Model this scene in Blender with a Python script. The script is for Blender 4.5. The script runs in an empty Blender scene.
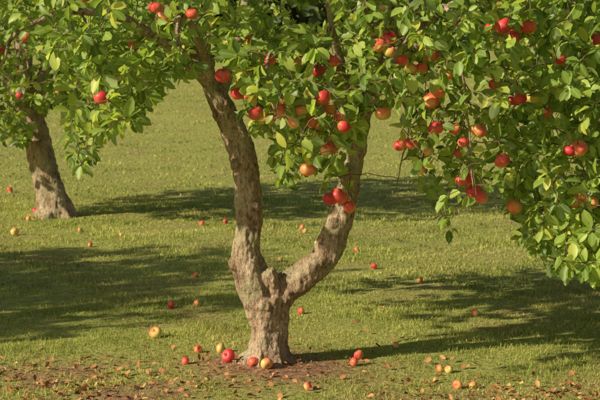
import bpy, math, random
import numpy as np
from mathutils import Vector, noise, Matrix
random.seed(7); rng=np.random.default_rng(7)
S=bpy.context.scene; COL=S.collection

# ------------------------------------------------------------ helpers
def new_obj(name,me,parent=None,mat=None):
    o=bpy.data.objects.new(name,me); COL.objects.link(o)
    if parent: o.parent=parent
    if mat is not None and me is not None: me.materials.append(mat)
    return o
def mesh_np(name,V,F_loops,F_sizes,attrs=None,smooth=True):
    me=bpy.data.meshes.new(name)
    V=np.ascontiguousarray(V,dtype=np.float32); me.vertices.add(len(V)); me.vertices.foreach_set('co',V.ravel())
    L=np.ascontiguousarray(F_loops,dtype=np.int32).ravel(); me.loops.add(len(L)); me.loops.foreach_set('vertex_index',L)
    sz=np.asarray(F_sizes,dtype=np.int32); st=np.concatenate([[0],np.cumsum(sz)[:-1]]).astype(np.int32)
    me.polygons.add(len(sz)); me.polygons.foreach_set('loop_start',st)
    me.polygons.foreach_set('use_smooth',np.full(len(sz),smooth,dtype=bool))
    if attrs:
        for k,a in attrs.items():
            at=me.attributes.new(k,'FLOAT','POINT'); at.data.foreach_set('value',np.ascontiguousarray(a,dtype=np.float32))
    me.update(calc_edges=True)
    return me
def wob(x,y,s,seed=0.0):
    a=np.sin(x*s*1.0+y*s*0.6+seed)+np.sin(x*s*-0.7+y*s*1.3+2.1*seed+1)+np.sin(x*s*1.9+y*s*-1.1+seed*3+4)*.6+np.sin(x*s*2.7+y*s*3.1+seed*.7)*.4
    return a/3.0
def unit(a): return a/np.maximum(np.linalg.norm(a,axis=-1,keepdims=True),1e-9)
def ground_h(x,y):
    x=np.asarray(x,dtype=float); y=np.asarray(y,dtype=float)
    t=np.clip(y-19,0,75); rise=0.062*(np.sqrt(t*t+16)-4)
    u=0.018*wob(x,y,0.9,1.0)+0.06*wob(x,y,0.22,2.0)*np.clip((y-9)/12,0,1)
    m=0.035*np.exp(-(((x+0.19)/0.45)**2+((y-8.1)/0.45)**2))
    return rise+u+m-0.01

# ------------------------------------------------------------ materials
def mat_base(name):
    m=bpy.data.materials.new(name); m.use_nodes=True; nt=m.node_tree; nt.nodes.clear(); return m,nt
def N(nt,t,**k):
    n=nt.nodes.new(t)
    for a,b in k.items(): setattr(n,a,b)
    return n
def ramp(nt,stops):
    r=N(nt,'ShaderNodeValToRGB'); e=r.color_ramp.elements
    e[0].position=stops[0][0]; e[0].color=(*stops[0][1],1); e[1].position=stops[-1][0]; e[1].color=(*stops[-1][1],1)
    for p,c in stops[1:-1]:
        q=e.new(p); q.color=(*c,1)
    return r
def mixc(nt,fac,a,b,bt='MIX'):
    m=N(nt,'ShaderNodeMix',data_type='RGBA',blend_type=bt)
    for i,v in ((0,fac),(6,a),(7,b)):
        if hasattr(v,'is_output'): nt.links.new(v,m.inputs[i])
        elif i==0: m.inputs[0].default_value=v
        else: m.inputs[i].default_value=(*v,1)
    return m.outputs[2]
def noise_t(nt,vec,scale,detail=4,rough=.55):
    n=N(nt,'ShaderNodeTexNoise'); n.inputs['Scale'].default_value=scale; n.inputs['Detail'].default_value=detail; n.inputs['Roughness'].default_value=rough
    nt.links.new(vec,n.inputs['Vector']); return n.outputs['Fac']
def mathn(nt,op,a,b=None,clamp=False):
    m=N(nt,'ShaderNodeMath',operation=op); m.use_clamp=clamp
    for i,v in ((0,a),(1,b)):
        if v is None: continue
        if hasattr(v,'is_output'): nt.links.new(v,m.inputs[i])
        else: m.inputs[i].default_value=v
    return m.outputs[0]

def leaf_material(name,c_dark,c_mid,c_light,c_under,trans=0.40,rough=.45):
    m,nt=mat_base(name); L=nt.links
    a=N(nt,'ShaderNodeAttribute',attribute_name='rnd').outputs['Fac']
    rib=N(nt,'ShaderNodeAttribute',attribute_name='rib').outputs['Fac']
    geo=N(nt,'ShaderNodeNewGeometry')
    r=ramp(nt,[(0,c_dark),(.5,c_mid),(.85,c_light),(.97,(c_light[0]*1.3,c_light[1]*1.08,c_light[2])),(1,(.5,.36,.07))]); L.new(a,r.inputs[0])
    rr=mathn(nt,'POWER',rib,5.0)
    c=mixc(nt,mathn(nt,'MULTIPLY',rr,.45),r.outputs[0],(c_light[0]*1.2,c_light[1]*1.15,c_light[2]*1.6))
    c2=mixc(nt,mathn(nt,'MULTIPLY',geo.outputs['Backfacing'],.6),c,c_under)
    p=N(nt,'ShaderNodeBsdfPrincipled'); L.new(c2,p.inputs['Base Color']); p.inputs['Roughness'].default_value=rough
    p.inputs['Specular IOR Level'].default_value=.5
    tr=N(nt,'ShaderNodeBsdfTranslucent'); L.new(mixc(nt,1,c,(1.9,1.8,.9),'MULTIPLY'),tr.inputs['Color'])
    ms=N(nt,'ShaderNodeMixShader'); ms.inputs[0].default_value=trans; L.new(p.outputs[0],ms.inputs[1]); L.new(tr.outputs[0],ms.inputs[2])
    o=N(nt,'ShaderNodeOutputMaterial'); L.new(ms.outputs[0],o.inputs['Surface']); return m
M_LEAF=leaf_material('apple_leaf',(0.085,0.15,0.026),(0.25,0.37,0.065),(0.46,0.56,0.12),(0.44,0.52,0.28))
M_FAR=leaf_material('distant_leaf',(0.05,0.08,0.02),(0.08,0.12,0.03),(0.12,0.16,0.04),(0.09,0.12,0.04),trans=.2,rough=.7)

def bark_material(name):
    m,nt=mat_base(name); L=nt.links
    geo=N(nt,'ShaderNodeNewGeometry').outputs['Position']
    mp=N(nt,'ShaderNodeMapping'); mp.inputs['Scale'].default_value=(1,1,.42); L.new(geo,mp.inputs['Vector']); v=mp.outputs[0]
    n1=noise_t(nt,v,9,6,.68); n2=noise_t(nt,v,95,4,.75); n3=noise_t(nt,geo,6,5,.7); n4=noise_t(nt,v,38,4,.7)
    base=ramp(nt,[(.30,(.28,.185,.12)),(.48,(.50,.36,.24)),(.62,(.68,.54,.39)),(.75,(.76,.65,.50))]); L.new(n1,base.inputs[0])
    spk=ramp(nt,[(.36,(.28,.22,.18)),(.49,(1,1,1))]); L.new(n4,spk.inputs[0])
    c=mixc(nt,.8,base.outputs[0],spk.outputs[0],'MULTIPLY')
    sp2=ramp(nt,[(.37,(.44,.38,.34)),(.50,(1,1,1)),(.65,(1.25,1.2,1.14))]); L.new(n2,sp2.inputs[0])
    c=mixc(nt,.85,c,sp2.outputs[0],'MULTIPLY')
    lic=ramp(nt,[(.52,(0,0,0)),(.57,(1,1,1))]); L.new(n3,lic.inputs[0])
    lf=mathn(nt,'MULTIPLY',lic.outputs[0],mathn(nt,'MULTIPLY',n2,.9))
    c=mixc(nt,lf,c,(.48,.47,.27))
    p=N(nt,'ShaderNodeBsdfPrincipled'); L.new(c,p.inputs['Base Color']); p.inputs['Roughness'].default_value=.9; p.inputs['Specular IOR Level'].default_value=.2
    h=mathn(nt,'ADD',mathn(nt,'MULTIPLY',n4,1.2),mathn(nt,'MULTIPLY',n2,.8))
    b=N(nt,'ShaderNodeBump'); b.inputs['Strength'].default_value=1; b.inputs['Distance'].default_value=.017; L.new(h,b.inputs['Height']); L.new(b.outputs[0],p.inputs['Normal'])
    o=N(nt,'ShaderNodeOutputMaterial'); L.new(p.outputs[0],o.inputs['Surface']); return m
M_BARK=bark_material('apple_bark')
def twig_material():
    m,nt=mat_base('twig_bark'); d=N(nt,'ShaderNodeBsdfDiffuse'); geo=N(nt,'ShaderNodeNewGeometry').outputs['Position']
    r=ramp(nt,[(.35,(.15,.09,.06)),(.65,(.32,.21,.14))]); nt.links.new(noise_t(nt,geo,30,3),r.inputs[0]); nt.links.new(r.outputs[0],d.inputs[0])
    o=N(nt,'ShaderNodeOutputMaterial'); nt.links.new(d.outputs[0],o.inputs['Surface']); return m
M_TWIG=twig_material()

def apple_material():
    m,nt=mat_base('apple_skin'); L=nt.links
    bl=N(nt,'ShaderNodeAttribute',attribute_name='blush').outputs['Fac']
    geo=N(nt,'ShaderNodeNewGeometry').outputs['Position']
    n1=noise_t(nt,geo,28,3); n2=noise_t(nt,geo,160,3,.7)
    f=mathn(nt,'ADD',bl,mathn(nt,'MULTIPLY',mathn(nt,'SUBTRACT',n1,.5),1.1))
    f=mathn(nt,'ADD',f,mathn(nt,'MULTIPLY',mathn(nt,'SUBTRACT',n2,.5),.5))
    r=ramp(nt,[(0.0,(.72,.60,.18)),(.2,(.90,.46,.15)),(.42,(.90,.25,.11)),(.68,(.84,.11,.08)),(1,(.62,.04,.05))]); L.new(f,r.inputs[0])
    p=N(nt,'ShaderNodeBsdfPrincipled')
    hs=N(nt,'ShaderNodeAttribute',attribute_name='stem').outputs['Fac']
    L.new(mixc(nt,hs,r.outputs[0],(.12,.08,.04)),p.inputs['Base Color'])
    p.inputs['Roughness'].default_value=.46
    o=N(nt,'ShaderNodeOutputMaterial'); L.new(p.outputs[0],o.inputs['Surface']); return m
M_APPLE=apple_material()

def grass_material():
    m,nt=mat_base('grass_blades'); L=nt.links
    rn=N(nt,'ShaderNodeAttribute',attribute_name='rnd').outputs['Fac']
    dry=N(nt,'ShaderNodeAttribute',attribute_name='dry').outputs['Fac']
    r=ramp(nt,[(0,(.15,.21,.045)),(.5,(.41,.46,.11)),(1,(.66,.66,.22))]); L.new(rn,r.inputs[0])
    c=mixc(nt,dry,r.outputs[0],(.68,.49,.26))
    p=N(nt,'ShaderNodeBsdfDiffuse'); L.new(c,p.inputs['Color'])
    tr=N(nt,'ShaderNodeBsdfTranslucent'); L.new(mixc(nt,1,c,(1.2,1.2,.8),'MULTIPLY'),tr.inputs['Color'])
    ms=N(nt,'ShaderNodeMixShader'); ms.inputs[0].default_value=.3; L.new(p.outputs[0],ms.inputs[1]); L.new(tr.outputs[0],ms.inputs[2])
    o=N(nt,'ShaderNodeOutputMaterial'); L.new(ms.outputs[0],o.inputs['Surface']); return m
M_GRASS=grass_material()

def ground_material():
    m,nt=mat_base('ground_soil_turf'); L=nt.links
    geo=N(nt,'ShaderNodeNewGeometry').outputs['Position']
    n1=noise_t(nt,geo,.9,4); n2=noise_t(nt,geo,26,5,.75)
    g=ramp(nt,[(.35,(.15,.17,.04)),(.5,(.38,.41,.11)),(.65,(.56,.55,.19))]); L.new(n2,g.inputs[0])
    c=mixc(nt,mathn(nt,'MULTIPLY',n1,.5),g.outputs[0],(.53,.49,.17))
    s=ramp(nt,[(.35,(.16,.08,.05)),(.52,(.40,.22,.14)),(.65,(.56,.38,.25))]); L.new(n2,s.inputs[0])
    bare=N(nt,'ShaderNodeAttribute',attribute_name='bare').outputs['Fac']
    c=mixc(nt,bare,c,s.outputs[0])
    p=N(nt,'ShaderNodeBsdfDiffuse'); L.new(c,p.inputs['Color'])
    b=N(nt,'ShaderNodeBump'); b.inputs['Strength'].default_value=.9; b.inputs['Distance'].default_value=.03; L.new(n2,b.inputs['Height']); L.new(b.outputs[0],p.inputs['Normal'])
    o=N(nt,'ShaderNodeOutputMaterial'); L.new(p.outputs[0],o.inputs['Surface']); return m
M_GROUND=ground_material()
def litter_material():
    m,nt=mat_base('dry_leaf'); L=nt.links
    rn=N(nt,'ShaderNodeAttribute',attribute_name='rnd').outputs['Fac']
    r=ramp(nt,[(0,(.22,.10,.05)),(.45,(.42,.18,.08)),(.8,(.58,.30,.13)),(1,(.62,.45,.18))]); L.new(rn,r.inputs[0])
    p=N(nt,'ShaderNodeBsdfDiffuse'); L.new(r.outputs[0],p.inputs['Color'])
    o=N(nt,'ShaderNodeOutputMaterial'); L.new(p.outputs[0],o.inputs['Surface']); return m
M_LITTER=litter_material()

# ------------------------------------------------------------ ground
def bare_mask(x,y):
    a=np.exp(-(((x+0.15)/0.5)**2+((y-8.0)/0.28)**2))*1.1
    b=1.0*np.exp(-(((x+1.3)/1.25)**2+((y-7.55)/0.6)**2))*np.clip(.45+.9*wob(x,y,5,3)+.5*wob(x,y,17,5),0,1.2)
    c=.6*np.exp(-(((x-1.3)/0.7)**2+((y-7.4)/0.35)**2))*np.clip(.4+.9*wob(x,y,6,8)+.5*wob(x,y,19,2),0,1.3)
    d=.45*np.clip(wob(x,y,3.1,5)+.5*wob(x,y,11,3)-.2,0,1)
    return np.clip(a+b+c+d,0,1)
xs=np.concatenate([-np.geomspace(5,500,36)[::-1],np.linspace(-5,5,241)[1:-1],np.geomspace(5,500,36)])
ys=np.concatenate([-np.geomspace(3,300,20)[::-1],np.linspace(-2,6,14),np.linspace(6.2,14,200),np.linspace(14.5,60,70),np.geomspace(62,700,26)])
GX,GY=np.meshgrid(xs,ys); GZ=ground_h(GX,GY)
nx,ny=len(xs),len(ys); idx=np.arange(nx*ny).reshape(ny,nx)
Q=np.stack([idx[:-1,:-1],idx[:-1,1:],idx[1:,1:],idx[1:,:-1]],-1).reshape(-1,4)
me=mesh_np('ground',np.stack([GX,GY,GZ],-1).reshape(-1,3),Q,np.full(len(Q),4),{'bare':bare_mask(GX,GY).ravel()})
new_obj('ground',me,None,M_GROUND)

# ------------------------------------------------------------ leaves
TL=[(0,0,0)]
for t,w in ((.2,.44),(.52,.64),(.82,.44)): TL+= [(t,-w/2*1.0,1),(t,0,0),(t,w/2,1)]
TL+=[(1.0,0,0)]
TLA=np.array(TL)
LF=[0,2,1, 0,3,2, 1,2,5,4, 2,3,6,5, 4,5,8,7, 5,6,9,8, 7,8,10, 8,9,10]; LS=[3,3,4,4,4,4,3,3]
RIB=np.array([1,0,1,0,0,1,0,0,1,0,.6])
def leaves_mesh(name,P,D,Nn,size,rnd,wscale=1.0,curlr=(.02,.55)):
    n=len(P); D=unit(D); Nn=unit(Nn-D*np.sum(Nn*D,1,keepdims=True)); Sd=np.cross(D,Nn)
    curl=rng.uniform(*curlr,n)[:,None]; fold=rng.uniform(.05,.7,n)[:,None]; ww=rng.uniform(.7,1.12,n)[:,None]*wscale
    t=TLA[None,:,0]; v=TLA[None,:,1]*ww
    w=np.abs(v)*fold-curl*t*t*.7+rng.normal(0,.018,(n,11))
    V=P[:,None,:]+size[:,None,None]*(t[...,None]*D[:,None,:]+v[...,None]*Sd[:,None,:]+w[...,None]*Nn[:,None,:])
    F=(np.arange(n)[:,None]*11+np.array(LF)[None,:])
    return mesh_np(name,V.reshape(-1,3),F,np.tile(LS,n),{'rnd':np.repeat(rnd,11),'rib':np.tile(RIB,n)})

# ------------------------------------------------------------ tubes
class Tubes:
    def __init__(s): s.V=[];s.F=[];s.n=0
    def add(s,pts,rad,sides=6):
        pts=np.asarray(pts,float); k=len(pts); T=unit(np.gradient(pts,axis=0))
        ref=np.array([0.3,1,0.1]); A=unit(np.cross(T,ref)); B=np.cross(T,A)
        a=np.linspace(0,2*np.pi,sides,endpoint=False)
        R=np.asarray(rad,float)[:,None,None]
        ring=pts[:,None,:]+R*(np.cos(a)[None,:,None]*A[:,None,:]+np.sin(a)[None,:,None]*B[:,None,:])
        s.V.append(ring.reshape(-1,3)); i=np.arange(k*sides).reshape(k,sides)+s.n; j=np.roll(i,-1,1)
        s.F.append(np.stack([i[:-1],j[:-1],j[1:],i[1:]],-1).reshape(-1,4))
        s.n+=k*sides
    def mesh(s,name):
        V=np.concatenate(s.V);F=np.concatenate(s.F); return mesh_np(name,V,F,np.full(len(F),4))
def spline(P,n):
    P=np.asarray(P,float); Q=np.vstack([2*P[0]-P[1],P,2*P[-1]-P[-2]]); out=[]
    for i in range(1,len(Q)-2):
        for t in np.linspace(0,1,n,endpoint=False):
            a,b,c,d=Q[i-1:i+3]; out.append(.5*(2*b+(c-a)*t+(2*a-5*b+4*c-d)*t*t+(3*b-a-3*c+d)*t**3))
    out.append(P[-1]); return np.array(out)

def trunk_mesh(name,paths,blobs,voxel=.008,seed=0):
    import bmesh
    bm=bmesh.new()
    for p in paths:
        q=spline(p,8)
        k=len(q); sides=20; rings=[]
        T=unit(np.gradient(q[:,:3],axis=0))
        for i in range(k):
            t=T[i]; A=np.cross(t,[0.,1.,0.1]); A/=np.linalg.norm(A); B=np.cross(t,A)
            ring=[]
            for j in range(sides):
                a=2*math.pi*j/sides
                rr=q[i,3]*(1+.07*math.sin(3*a+i*.15+seed)+.05*math.sin(5*a-i*.2))
                ring.append(bm.verts.new(q[i,:3]+rr*(math.cos(a)*A+math.sin(a)*B)))
            rings.append(ring)
        for i in range(k-1):
            for j in range(sides):
                bm.faces.new((rings[i][j],rings[i][(j+1)%sides],rings[i+1][(j+1)%sides],rings[i+1][j]))
        bm.faces.new(rings[0][::-1]); bm.faces.new(rings[-1])
    for (x,y,z,r) in blobs:
        bmesh.ops.create_icosphere(bm,subdivisions=3,radius=r,matrix=Matrix.Translation((x,y,z)))
    bmesh.ops.recalc_face_normals(bm,faces=bm.faces)
    me=bpy.data.meshes.new(name+'_raw'); bm.to_mesh(me); bm.free()
    o=bpy.data.objects.new('tmp',me); COL.objects.link(o)
    md=o.modifiers.new('r','REMESH'); md.mode='VOXEL'; md.voxel_size=voxel
    sm=o.modifiers.new('s','SMOOTH'); sm.iterations=8; sm.factor=.6
    dg=bpy.context.evaluated_depsgraph_get(); ev=bpy.data.meshes.new_from_object(o.evaluated_get(dg))
    bpy.data.objects.remove(o); bpy.data.meshes.remove(me)
    ev.name=name
    n=len(ev.vertices); co=np.empty(n*3,dtype=np.float32); no=np.empty(n*3,dtype=np.float32)
    ev.vertices.foreach_get('co',co); ev.vertices.foreach_get('normal',no)
    co=co.reshape(-1,3).astype(float); no=no.reshape(-1,3); s=seed*3.1
    dis=np.empty(n)
    for i in range(n):
        x,y,z=co[i]
        a=noise.fractal(Vector((x*7+s,y*7,z*3.5)),1,2,3)*.022
        cr=noise.noise(Vector((x*28+s,y*28,z*8)))
        d=noise.fractal(Vector((x*60,y*60,z*30+s)),1,2,2)*.005
        hb=noise.noise(Vector((x*5,y*5,z*26+s)))*.006
        dis[i]=a*.7-abs(cr)*.011+d+hb+.003
    co+=no*dis[:,None]
    ev.vertices.foreach_set('co',co.astype(np.float32).ravel())
    ev.polygons.foreach_set('use_smooth',np.ones(len(ev.polygons),dtype=bool))
    ev.update()
    return ev

# ------------------------------------------------------------ apples
def apple_geo(seg=20,rings=14):
    V=[];F=[]
    for i in range(rings+1):
        ph=math.pi*i/rings; s=math.sin(ph); c=math.cos(ph)
        r=s*(1+.06*c); z=c*.90
        z-= .32*math.exp(-(s/.30)**2)*(1 if c>0 else 0); z+= .20*math.exp(-(s/.25)**2)*(1 if c<0 else 0)
        for j in range(seg):
            a=2*math.pi*j/seg; k=1+.025*math.cos(5*a)*(1 if c<0 else .4)
            V.append((r*k*math.cos(a),r*k*math.sin(a),z))
    for i in range(rings):
        for j in range(seg): F.append((i*seg+j,(i+1)*seg+j,(i+1)*seg+(j+1)%seg,i*seg+(j+1)%seg))
    nb=len(V); path=[(0,0,.5),(.03,0,.8),(.10,.02,1.15)]
    for (x,y,z) in path:
        for j in range(6):
            a=j*math.pi/3; V.append((x+.05*math.cos(a),y+.05*math.sin(a),z))
    for i in range(2):
        for j in range(6): F.append((nb+i*6+j,nb+i*6+(j+1)%6,nb+(i+1)*6+(j+1)%6,nb+(i+1)*6+j))
    st=np.zeros(len(V)); st[nb:]=1
    return np.array(V),np.array(F),st
AV,AF,AST=apple_geo()
def apples_mesh(name,items):
    """items: (pos, radius, tilt_matrix, redness)"""
    V=[];F=[];B=[];ST=[];n=0
    for pos,r,M,red in items:
        Mn=np.array(M); sq=np.array([random.uniform(.94,1.04),random.uniform(.94,1.04),random.uniform(.88,1.02)])
        P=(AV*sq)@Mn.T*r+np.array(pos); V.append(P); F.append(AF+n); n+=len(AV)
        bd=unit(np.array([random.gauss(-.3,.8),random.gauss(-.1,.8),random.gauss(.4,.4)]))
        B.append(red+.36*((AV@Mn.T)@bd)); ST.append(AST)
    F=np.concatenate(F)
    return mesh_np(name,np.concatenate(V),F,np.full(len(F),4),{'blush':np.concatenate(B),'stem':np.concatenate(ST)})
def rotm(tilt):
    return Matrix.Rotation(random.uniform(0,6.28),3,'Z')@Matrix.Rotation(tilt,3,'X')@Matrix.Rotation(random.uniform(0,6.28),3,'Z')

# ------------------------------------------------------------ crown generator
def grow_crown(root,branches,clusters,apples,leaf_size,nleaf,leafmat,avoid=None):
    tb=Tubes(); tw=Tubes(); NB=np.zeros((40000,3)); RB=np.zeros(40000); cnt=0
    def addn(P,R):
        nonlocal cnt
        NB[cnt:cnt+len(P)]=P; RB[cnt:cnt+len(P)]=R; cnt+=len(P)
    for br in branches:
        q=spline(br,6); 
        jit=np.cumsum(rng.normal(0,.006,(len(q),3)),axis=0); jit-=jit[0]*1; q[:,:3]+=jit*np.minimum(1,np.arange(len(q))/4)[:,None]
        tb.add(q[:,:3],q[:,3],9); addn(q[:,:3],q[:,3])
    LP=[];LD=[];LN=[];LB=[]
    def twig(p0,p1,r0,r1,sag,k=6):
        p0=np.array(p0);p1=np.array(p1); d=p1-p0; L=np.linalg.norm(d)
        mid=(p0+p1)/2+np.array([0,0,sag*L])+rng.normal(0,.10*L,3)
        t=np.linspace(0,1,k)[:,None]
        q=(1-t)**2*p0+2*t*(1-t)*mid+t*t*p1; q[1:-1]+=rng.normal(0,.02*L,(k-2,3))
        tw.add(q,np.linspace(r0,r1,k),5); return q
    for (pos,r) in apples:
        top=np.array(pos)+np.array([0,0,r*1.05])
        a=top+np.array([rng.normal(0,.02),rng.normal(.03,.02),.05])
        df=NB[:cnt]-a; dd=np.sqrt((df*df).sum(1))+ (NB[:cnt,2]<a[2]-.02)*.8
        j=int(np.argmin(dd)); q=twig(NB[j],a,min(.007,RB[j]*.7),.003,.12,8)
        tw.add(np.array([a,(a+top)/2+rng.normal(0,.004,3),top]),[.0026,.002,.002],5)
        addn(q[2:],.004)
        for s in range(6):
            dr=unit(rng.normal(0,1,3)+np.array([0,.3,.2])); LP.append(q[-1]+dr*.008); LD.append(dr); LN.append(np.array([0,0,1])+rng.normal(0,.5,3)); LB.append(0)
    d0=np.array([np.min(((NB[:cnt]-c)**2).sum(1)) for c in clusters]); order=np.argsort(d0)
    for ci in order:
        c=clusters[ci]; df=NB[:cnt]-c; dd=(df*df).sum(1); j=int(np.argmin(dd)); L=math.sqrt(dd[j])
        if L<.03: c=c+rng.normal(0,.05,3); L=max(np.linalg.norm(c-NB[j]),.02)
        r0=min(.0045+.006*L,max(RB[j]*.8,.002)); q=twig(NB[j],c,r0,.0018,.10 if L<.6 else .18,6)
        addn(q[2:],np.linspace(r0,.002,6)[2:])
        td=unit(q[-1]-q[-2]); k=int(nleaf+rng.integers(-2,4))
        ts=np.concatenate([np.full(k//2,1.0),rng.uniform(.25,1,k-k//2)])
        f=ts*(len(q)-1); ii=np.minimum(f.astype(int),len(q)-2); p=q[ii]+(q[ii+1]-q[ii])*(f-ii)[:,None]
        side=rng.normal(0,1,(k,3)); side-=td*(side@td)[:,None]; side=unit(side)
        dr=unit(td*rng.uniform(.1,.9,(k,1))+side+np.array([0,0,1.])*rng.uniform(-.6,.25,(k,1)))
        LP.extend(p+dr*.012); LD.extend(dr); LN.extend(np.array([-.45,-.35,.75])+rng.normal(0,.5,(k,3))); LB.extend([rng.normal(0,.15)]*k)
    LP=np.array(LP);LD=np.array(LD);LN=np.array(LN); rn=np.clip(rng.beta(2,2.2,len(LP))+np.array(LB),0,.96)
    rn[rng.uniform(0,1,len(rn))<.004]=1.0
    sz=leaf_size*np.clip(rng.normal(1,.25,len(LP)),.45,1.5)
    if avoid is not None:
        k=avoid(LP+unit(LD)*sz[:,None]*.5); LP,LD,LN,sz,rn=LP[k],LD[k],LN[k],sz[k],rn[k]
    new_obj('branches',tb.mesh('branches'),root,M_BARK); new_obj('twigs',tw.mesh('twigs'),root,M_TWIG)
    new_obj('leaves',leaves_mesh('leaves',LP,LD,LN,sz,rn),root,leafmat)

F=1417.0; H=1.9; HP=35.0
def at(px,py,y): return np.array([(px-300)*y/F,y,H-(py-HP)*y/F])

# ================================================== MAIN TREE
tree=new_obj('apple_tree',None)
Y=8.1
paths=[
 [(-.195,Y,-.12,.165),(-.19,Y,.0,.137),(-.183,Y,.09,.119),(-.18,Y,.2,.112),(-.182,Y,.3,.120),(-.19,Y,.40,.124)],
 [(-.19,Y,.28,.105),(-.245,Y,.43,.105),(-.30,Y-.02,.57,.090),(-.31,Y-.02,.72,.078),(-.292,Y,.90,.080),(-.318,Y+.02,1.12,.077),(-.372,Y+.03,1.33,.072),(-.43,Y+.02,1.48,.066),(-.51,Y,1.63,.056)],
 [(-.18,Y,.26,.10),(-.10,Y,.42,.092),(.01,Y-.02,.50,.083),(.115,Y-.03,.60,.076),(.19,Y-.02,.74,.071),(.247,Y,.908,.067),(.293,Y+.02,1.10,.061),(.322,Y+.03,1.27,.057),(.36,Y+.03,1.47,.053),(.414,Y+.02,1.70,.048),(.46,Y,1.93,.045),(.506,Y,2.12,.042)],
 [(-.13,Y-.03,.40,.07),(-.17,Y-.07,.52,.05),(-.185,Y-.085,.565,.04)],
 [(-.10,Y+.02,.42,.06),(-.10,Y+.03,.50,.035)],
]
for a,l in ((200,.2),(250,.17),(300,.2),(350,.21),(150,.2),(60,.2),(110,.2),(15,.16)):
    ca,sa=math.cos(math.radians(a)),math.sin(math.radians(a))
    paths.append([(-.19+ca*.05,Y+sa*.05,.13,.05),(-.19+ca*.10,Y+sa*.10,.04,.046),(-.19+ca*l,Y+sa*l,-.035,.035),(-.19+ca*(l+.1),Y+sa*(l+.1),-.09,.03)])
blobs=[(-.375,Y-.03,.59,.045),(-.36,Y-.04,.64,.035),(-.28,Y-.085,.60,.03),(-.20,Y-.10,.36,.04),(-.25,Y-.08,.93,.028),(.07,Y-.08,.52,.028),(.19,Y-.07,.83,.026),(-.37,Y-.05,1.17,.028),(.27,Y-.04,1.13,.03)]
new_obj('trunk',trunk_mesh('trunk',paths,blobs,.0075,1.0),tree,M_BARK)

branches=[
 [(-.50,Y,1.61,.055),(-.62,Y,1.80,.045),(-.78,8.0,2.12,.036),(-.98,8.0,2.6,.026),(-1.1,8,3.2,.014)],
 [(-.50,Y,1.61,.04),(-.75,7.8,1.86,.03),(-1.15,7.5,2.02,.02),(-1.45,7.35,1.92,.012),(-1.6,7.3,1.72,.006)],
 [(-.46,Y,1.55,.04),(-.36,8.3,1.9,.032),(-.25,8.7,2.5,.022),(-.1,9.0,3.2,.012)],
 [(-.50,Y,1.62,.03),(-.55,7.7,1.90,.022),(-.62,7.3,2.02,.014),(-.60,7.1,1.85,.006)],
 [(.50,Y,2.09,.042),(.56,Y,2.5,.034),(.50,Y,3.3,.016)],
 [(.34,Y,1.40,.032),(.5,7.8,1.75,.024),(.85,7.5,2.1,.017),(1.3,7.3,2.12,.012),(1.62,7.2,1.7,.008),(1.72,7.15,1.2,.005)],
 [(.45,Y,1.9,.030),(.8,8.25,2.25,.022),(1.3,8.35,2.45,.016),(1.8,8.3,2.25,.011),(2.1,8.3,1.7,.006)],
 [(.48,Y,2.0,.03),(.3,8.8,2.3,.022),(.4,9.4,2.3,.01)],
 [(.36,Y,1.48,.026),(.22,7.8,1.75,.018),(0,7.5,1.9,.012),(-.12,7.35,1.75,.008),(-.1,7.3,1.45,.005)],
 [(.40,Y,1.62,.028),(.62,7.7,1.95,.018),(.72,7.45,2.05,.012),(.80,7.35,1.8,.008),(.86,7.35,1.35,.005),(.87,7.35,1.08,.003)],
 [(.45,Y,1.86,.03),(.28,7.9,2.2,.02),(.05,7.6,2.4,.012),(-.3,7.4,2.3,.006)],
 [(.52,Y,2.2,.03),(1.0,7.8,2.6,.022),(1.6,7.7,2.8,.012)],
 [(.36,8.1,1.50,.02),(.50,8.0,1.62,.012),(.58,7.95,1.45,.007),(.56,7.95,1.2,.004),(.51,7.93,1.0,.002)],
 [(.62,7.95,1.85,.016),(1.0,7.9,1.70,.010),(1.3,7.85,1.55,.005)],
 [(.5,8.1,2.0,.02),(.65,8.2,1.75,.012),(.85,8.3,1.6,.007),(1.0,8.3,1.4,.003)],
 [(.36,Y,1.47,.03),(.25,8.0,1.68,.024),(.15,7.9,2.0,.02),(.18,7.9,2.4,.012)],
]
A=[(102,97,7.5),(238,93,7),(256,113,7.5),(281,111,7),(293,122,6.5),(312,121,7),(331,147,8),(308,168,8),(323,97,8),(329,108,7),(340,196,9),(331,199,8),(350,207,6.5),
(383,113,8),(389,38,7.5),(389,51,7),(378,45,7.5),(430,54,8),(431,100,9),(411,68,6.5),(421,68,6.5),(436,127,8),(427,151,5.5),(411,143,6.5),(400,145,6),(479,130,8),(475,191,8.5),(481,197,7.5),
(464,142,6),(503,160,8),(534,95,8.5),(520,98,6.5),(516,207,7),(502,26,9),(527,27,8),(579,148,9),(595,40,7),(577,202,7),(494,84,6),(545,112,6.5),(379,10,6.5),(223,75,7.5),(318,70,7),(333,61,7),(250,97,6),
(344,126,6.5),(463,180,6.5),(165,18,8),(157,8,7),(421,170,5),(459,153,5),(300,60,5),(270,60,6),(193,14,6),(594,203,7),(560,60,6),(468,178,7),(285,100,6),(302,110,6),(340,115,6),(402,60,6),(447,75,5),
(320,125,6),(270,118,6),(455,128,6),(438,92,6),(512,36,7),(571,150,7),(585,195,6),(512,100,5.5),(488,28,5),(326,150,6)]
random.seed(3)
ap=[];items=[]
for px,py,r in A:
    y=random.uniform(7.2,7.6) if not(330<=px<=352 and py>190) else 7.85
    p=at(px,py,y); rr=r*1.04*y/F*random.uniform(.95,1.05); ap.append((p,rr)); items.append((p,rr,rotm(random.uniform(.1,.6)),random.choice([.95,.8,.7,.6,.5,.4,.25,.75,.65,.55])))
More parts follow.
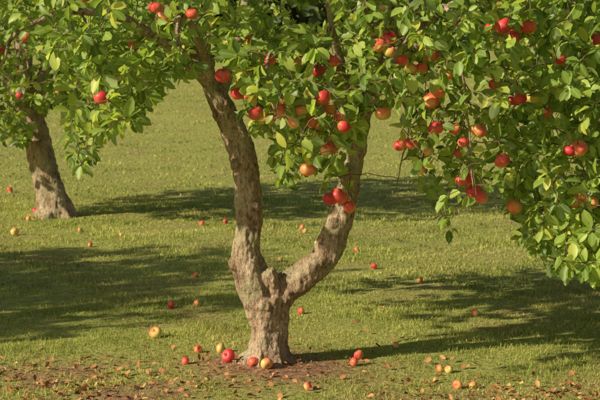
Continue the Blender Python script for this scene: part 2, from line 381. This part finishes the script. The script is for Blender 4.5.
for i in range(60):
    th=random.uniform(0,6.28); p=np.array([.1+1.7*math.cos(th)*random.uniform(.5,1),8.2+1.3*math.sin(th)*random.uniform(.4,1),random.uniform(1.75,3.2)])
    if p[1]<7.8 and 300+F*p[0]/p[1]<600 and HP+F*(H-p[2])/p[1]>0: continue
    ap.append((p,.036)); items.append((p,.036,rotm(.4),random.uniform(.2,.8)))
new_obj('apples',apples_mesh('apples',items),tree,M_APPLE)

# lower outline of the crown
prof=np.array([(-400,40),(-100,60),(20,40),(60,60),(68,172),(80,180),(95,155),(110,140),(128,138),(142,118),(160,100),(178,90),(200,78),(232,86),(245,112),(262,145),(275,190),(288,196),(300,178),(325,174),(345,164),(365,127),(380,120),(395,142),(412,172),(428,212),(436,190),(446,232),(458,256),(470,240),(482,200),(496,172),(508,207),(522,237),(535,262),(560,279),(580,300),(600,320),(680,340),(760,250),(1000,150)],float)
def sample(n,c0,rd,accept):
    out=[];tot=0
    while tot<n:
        e=rng.uniform(-1,1,(20000,3)); p=c0+rd*e; px=300+F*p[:,0]/p[:,1]; py=HP+F*(H-p[:,2])/p[:,1]
        k=accept(p,np.linalg.norm(e,axis=1),px,py); out.append(p[k]); tot+=k.sum()
    return np.concatenate(out)[:n]
def acc(p,rr,px,py):
    k=~((rr>1)&(p[:,2]>1.8)); k&=p[:,1]>6.7; k&=py<np.interp(px,prof[:,0],prof[:,1])-8
    w=np.ones(len(p)); w=np.where(py<-40,.28,np.where(py<20,.8,w))
    mid=(px>375)&(px<500); w=np.where(mid&(py>70),w*.6,w); w=np.where(mid&(p[:,1]>8.2)&(py>70),w*.6,w)
    w=np.where((px>235)&(px<385)&(py>118),w*.8,w); w=np.where((px>505)|(px<165),w*1.2,w)
    w=np.where((px>560)&(py>180),w*1.3,w)
    # uneven clumps with gaps
    g=np.sin(p[:,0]*7.3+p[:,2]*5.1)+np.sin(p[:,1]*6.7-p[:,2]*8.3+1)+np.sin(p[:,0]*4.1-p[:,1]*5.9+2)
    w=w*np.clip(.72+.4*g,.08,1.2)
    return k&(rng.uniform(0,1,len(p))<w/1.6)
cl=sample(3350,np.array([.15,8.15,2.25]),np.array([2.75,1.75,1.65]),acc)
apos=np.array([a[0] for a in ap]); arad=np.array([a[1] for a in ap])
def avoid(P):
    k=np.ones(len(P),bool)
    for a,r in zip(apos,arad):
        d=P-a
        k&=~((np.hypot(d[:,0],d[:,2])<r*1.25)&(d[:,1]<r)&(d[:,1]>-1.6)&(rng.uniform(0,1,len(P))<.9))
        k&=~(np.linalg.norm(d,axis=1)<r*1.1)
    return k
grow_crown(tree,branches,cl,ap,.067,8,M_LEAF,avoid)

# ================================================== SECOND TREE
def second_tree(root):
    X,Yt=-2.6,15.0; 
    pths=[[(X+.02,Yt,-.15,.21),(X,Yt,.02,.19),(X-.05,Yt,.2,.16),(X-.12,Yt,.5,.143),(X-.2,Yt,.85,.136),(X-.28,Yt,1.15,.125),(X-.33,Yt,1.35,.10)],
      [(X-.28,Yt,1.1,.09),(X-.1,Yt+.1,1.5,.075),(X+.15,Yt+.1,1.9,.06)],[(X-.3,Yt,1.2,.09),(X-.6,Yt-.1,1.6,.07),(X-.9,Yt-.1,2.0,.055)]]
    for a in range(10,370,60):
        ca,sa=math.cos(math.radians(a)),math.sin(math.radians(a)); pths.append([(X+ca*.06,Yt+sa*.06,.16,.06),(X+ca*.15,Yt+sa*.15,.04,.05),(X+ca*.27,Yt+sa*.27,-.06,.04)])
    new_obj('trunk',trunk_mesh('trunk',pths,[(X-.2,Yt-.1,.7,.04),(X-.06,Yt-.12,.3,.04)],.014,4.0),root,M_BARK)
    br=[[(X+.1,Yt+.1,1.85,.06),(X+.5,Yt,2.3,.045),(X+.9,Yt-.1,3.0,.025),(X+1.1,Yt,3.6,.012)],
        [(X+.05,Yt+.1,1.8,.045),(X+.6,Yt-.3,2.1,.03),(X+1.2,Yt-.6,2.0,.018),(X+1.6,Yt-.7,1.6,.008)],
        [(X-.85,Yt-.1,1.95,.055),(X-1.1,Yt,2.5,.04),(X-1.3,Yt,3.3,.02)],
        [(X-.8,Yt-.1,1.9,.045),(X-1.4,Yt-.4,2.1,.03),(X-2.0,Yt-.5,1.7,.012)],
        [(X-.3,Yt,1.35,.06),(X-.2,Yt-.5,2.0,.04),(X-.1,Yt-1.1,2.1,.02),(X,Yt-1.5,1.6,.008)],
        [(X-.3,Yt,1.35,.06),(X-.3,Yt+.5,2.2,.04),(X-.2,Yt+1.2,2.5,.015)],
        [(X-.3,Yt,1.3,.07),(X-.35,Yt,2.2,.05),(X-.3,Yt,3.6,.015)]]
    pf=np.array([(-400,170),(-60,150),(0,165),(22,163),(32,112),(48,120),(60,130),(90,135),(120,128),(150,110),(170,80),(260,60)],float)
    c0=np.array([X-.3,Yt,2.45]); rd=np.array([2.3,2.1,1.75])
    def acc2(p,rr,px,py):
        g=np.sin(p[:,0]*5.3+p[:,2]*4.1)+np.sin(p[:,1]*4.7-p[:,2]*5.3+1)+np.sin(p[:,0]*3.1-p[:,1]*3.9+2)
        return (rr<1)&((rr>.4)|(rng.uniform(0,1,len(p))<.4))&(py<np.interp(px,pf[:,0],pf[:,1])-5)&(rng.uniform(0,1,len(p))<np.clip(.65+.3*g,.1,1)*np.where(py>40,1,.75))
    cs=sample(1600,c0,rd,acc2)
    aps=[];it=[]
    for px,py,r in [(28,20,9),(28,37,6),(75,48,5),(87,48,5),(95,42,5),(10,5,5),(60,90,4),(20,95,4)]:
        p=at(px,py,13.0); rr=min(r*13.0/F,.055); aps.append((p,rr)); it.append((p,rr,rotm(.3),random.uniform(.5,.8)))
    for i in range(70):
        e=unit(rng.normal(0,1,3))*rng.uniform(.7,.95); p=c0+rd*e
        if p[2]<1.5: continue
        aps.append((p,.038)); it.append((p,.038,rotm(.3),random.uniform(.2,.8)))
    new_obj('apples',apples_mesh('apples2',it),root,M_APPLE)
    ax=np.array([a[0] for a in aps])
    def av(P):
        k=np.ones(len(P),bool)
        for a in ax[:8]:
            d=P-a; k&=~((np.hypot(d[:,0],d[:,2])<.055)&(d[:,1]<.04))
        return k
    grow_crown(root,br,np.array(cs),aps,.083,9,M_LEAF,av)
    return X,Yt
t2=new_obj('apple_tree',None); TX,TY=second_tree(t2)
# neighbouring orchard trees, same stock, re-using the meshes
def copy_tree(x,y,rot,sc):
    e=new_obj('apple_tree',None)
    M=Matrix.Translation((x,y,float(ground_h(x,y))))@Matrix.Rotation(rot,4,'Z')@Matrix.Scale(sc,4)@Matrix.Translation((-TX,-TY,0))
    e.matrix_world=M
    for ch in [c for c in bpy.data.objects if c.parent==t2]:
        new_obj(ch.name.split('.')[0],ch.data,e)
    return e
copy_tree(-6.6,8.6,1.3,.92)
copy_tree(-9.8,7.3,3.6,1.12)
copy_tree(-13,17.5,2.6,.95)
copy_tree(9.5,17,4.0,1.1)

# ------------------------------------------------------------ distant trees (one mass)
def distant():
    n=26000
    cents=[]
    for x in np.arange(-60,61,3.2):
        for k in range(7):
            cents.append((x+rng.normal(0,1.3),56+rng.normal(0,2.5),rng.uniform(.6,6.5),rng.uniform(1.0,2.1)))
    cents=np.array(cents); j=rng.integers(0,len(cents),n); d=unit(rng.normal(0,1,(n,3)))*rng.uniform(.55,1.0,(n,1))
    P=cents[j,:3]+d*cents[j,3:4]*np.array([1.1,1,.9]); P[:,2]+=ground_h(P[:,0],P[:,1])
    D=unit(d+rng.normal(0,.7,(n,3))); Nn=d+rng.normal(0,.5,(n,3))+np.array([0,0,.5])
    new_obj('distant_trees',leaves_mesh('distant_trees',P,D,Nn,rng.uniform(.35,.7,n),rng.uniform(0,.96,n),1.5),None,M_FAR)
distant()

# ------------------------------------------------------------ fallen apples
def gpos(px,py):
    y=F*H/(py-HP)
    for _ in range(6):
        z=float(ground_h((px-300)*y/F,y)); y=F*(H-z)/(py-HP)
    x=(px-300)*y/F; return x,y,float(ground_h(x,y))
FA=[(153,337,7,.3),(227,361,8.5,.95),(219,353,6,.2),(252,367,6,.45),(266,369,7,.35),(360,360,6,.4),(355,367,5.5,.6),(461,391,5.5,.2),(443,374,4.5,.2),(452,375,4.5,.2),(478,316,4.5,.2),(375,268,3.6,.7),
(196,306,4,.25),(169,308,4.2,.9),(302,228,3,.3),(12,233,4.5,.15),(40,213,4,.35),(33,212,4,.6),(8,190,3.5,.5),(78,231,3,.3),(88,246,3,.3),(201,224,3,.4),(305,232,3,.3),(317,244,3,.2),(422,282,3.3,.2),(398,350,4,.4),(308,393,4.5,.4),(301,314,4,.5),(196,354,4.5,.5),
(225,222,2.8,.6),(280,261,3,.3),(357,251,2.8,.5),(120,236,2.6,.3),(195,277,3,.3),(183,366,4.5,.6),(477,392,4,.1),(26,219,3,.2)]
for px,py,r,red in FA:
    x,y,z=gpos(px,py+r*.6); rr=min(max(r*.94*y/F,.024),.043)
    me=apples_mesh('fallen_apple',[((0,0,0),rr,rotm(random.uniform(.7,2.4)),red)])
    o=new_obj('fallen_apple',me,None,M_APPLE); o.location=(x,y,z+rr*.80)

# ------------------------------------------------------------ fallen leaves
def litter():
    spec=[(850,-1.4,.85,7.55,.36),(110,-.2,.5,8.0,.3),(380,1.35,.5,7.35,.2),(110,0,2.2,9.5,2.0),(60,-2.6,1.0,15,1.0)]
    X=[];Yy=[]
    for n,cx,sx,cy,sy in spec: X.append(rng.normal(cx,sx,n)); Yy.append(rng.normal(cy,sy,n))
    X=np.concatenate(X);Yy=np.clip(np.concatenate(Yy),6.3,20); n=len(X)
    P=np.stack([X,Yy,ground_h(X,Yy)+rng.uniform(.004,.024,n)],-1)
    a=rng.uniform(0,6.28,n); D=np.stack([np.cos(a),np.sin(a),rng.normal(0,.35,n)],-1); Nn=np.array([0,0,1])+rng.normal(0,.55,(n,3))
    new_obj('fallen_leaves',leaves_mesh('fallen_leaves',P,D,Nn,rng.uniform(.015,.046,n),rng.uniform(0,1,n),1.0,(-.8,1.0)),None,M_LITTER)
litter()

# ------------------------------------------------------------ grass
def blades(x,y,h,w,dryf,tone):
    n=len(x); z=ground_h(x,y)-.004
    az=rng.uniform(0,2*np.pi,n); ld=rng.uniform(0,2*np.pi,n); lean=rng.uniform(.1,1.1,n)
    sx,sy=np.cos(az)*w/2,np.sin(az)*w/2; lx,ly=np.cos(ld)*lean*h,np.sin(ld)*lean*h
    P=np.empty((n,5,3)); 
    P[:,0]=np.stack([x-sx,y-sy,z],-1); P[:,1]=np.stack([x+sx,y+sy,z],-1)
    mx,my,mz=x+lx*.35,y+ly*.35,z+h*.6
    P[:,2]=np.stack([mx+sx*.8,my+sy*.8,mz],-1); P[:,3]=np.stack([mx-sx*.8,my-sy*.8,mz],-1)
    P[:,4]=np.stack([x+lx,y+ly,z+h*(1-.35*lean)],-1)
    b=np.arange(n)[:,None]*5
    Fc=np.concatenate([b+np.array([0,1,2,3]),b+np.array([3,2,4])],1)
    sizes=np.tile([4,3],n)
    r=np.repeat(np.clip(tone+rng.normal(0,.2,n),0,1),5); d=np.repeat(dryf,5)
    return P.reshape(-1,3),Fc,sizes,r,d
def grass_zone(name,y0,y1,dens,h0,w0,marg,parent):
    ar=(y1-y0)*2*(0.2117*(y0+y1)/2+marg); n=int(ar*dens)
    wmax=.2117*y1+marg
    y=rng.uniform(y0,y1,n*3); k=rng.uniform(0,1,n*3)<(.2117*y+marg)/wmax; y=y[k][:n]
    x=rng.uniform(-1,1,len(y))*(.2117*y+marg)
    bm=bare_mask(x,y); dens_n=.6+.55*wob(x,y,9,2)+.4*wob(x,y,27,4)
    keep=rng.uniform(0,1,len(x))<np.clip(dens_n,.18,1)*(1-.85*bm); keep&=((x+.19)**2+(y-8.1)**2)>.16**2
    x,y,bm=x[keep],y[keep],bm[keep]
    h=h0*(.75+.5*wob(x,y,4,1)+.4*wob(x,y,16,6))*rng.uniform(.4,1.5,len(x))*(1-.5*bm); h=np.clip(h,h0*.25,h0*2.3)
    tone=.5+.34*wob(x,y,1.7,3)+.25*wob(x,y,7,7)+.12*np.sin(y*5.2+.6*x)
    dry=np.clip(bm*1.1+(rng.uniform(0,1,len(x))<.10)*.8+.4*np.clip(wob(x,y,2.2,9)+.4*wob(x,y,8,1),0,1),0,1)*rng.uniform(.5,1,len(x))
    V,Fc,sz,r,d=blades(x,y,h,w0*rng.uniform(.6,1.3,len(x)),dry,tone)
    new_obj(name,mesh_np(name,V,Fc,sz,{'rnd':r,'dry':d},smooth=False),parent,M_GRASS)
grass=new_obj('grass',None)
grass_zone('turf_near',6.4,10.5,8500,.032,.0042,.6,grass)
grass_zone('turf_middle',10.5,17,3000,.036,.0075,.7,grass)
grass_zone('turf_far',17,34,500,.04,.014,.9,grass)

# ------------------------------------------------------------ light, sky, camera
el=math.radians(28); az=math.radians(27); dirx,diry=math.cos(az),math.sin(az)
d=Vector((dirx*math.cos(el),diry*math.cos(el),-math.sin(el)))
sun=bpy.data.lights.new('sun','SUN'); sun.energy=5.0; sun.angle=math.radians(.6); sun.color=(1.0,.89,.66)
so=bpy.data.objects.new('sun',sun); COL.objects.link(so); so.rotation_euler=d.to_track_quat('-Z','Y').to_euler(); so.location=(-20,-5,12)
w=bpy.data.worlds.new('World'); S.world=w; w.use_nodes=True; nt=w.node_tree; nt.nodes.clear()
sky=nt.nodes.new('ShaderNodeTexSky'); sky.sky_type='NISHITA'; sky.sun_disc=False; sky.sun_elevation=el
sky.sun_rotation=math.atan2(-d.x,-d.y)%(2*math.pi); sky.air_density=1.2; sky.dust_density=2.0
bg=nt.nodes.new('ShaderNodeBackground'); bg.inputs[1].default_value=.06; ow=nt.nodes.new('ShaderNodeOutputWorld')
nt.links.new(sky.outputs[0],bg.inputs[0]); nt.links.new(bg.outputs[0],ow.inputs[0])
cam=bpy.data.cameras.new('camera'); co=bpy.data.objects.new('camera',cam); COL.objects.link(co)
cam.lens=85; cam.sensor_width=36; cam.clip_end=2000; co.location=(0,0,1.9); co.rotation_euler=(math.radians(90-6.64),0,0); S.camera=co
cam.dof.use_dof=True; cam.dof.focus_distance=7.8; cam.dof.aperture_fstop=8
S.view_settings.view_transform='Standard'; S.view_settings.look='None'; S.view_settings.exposure=0
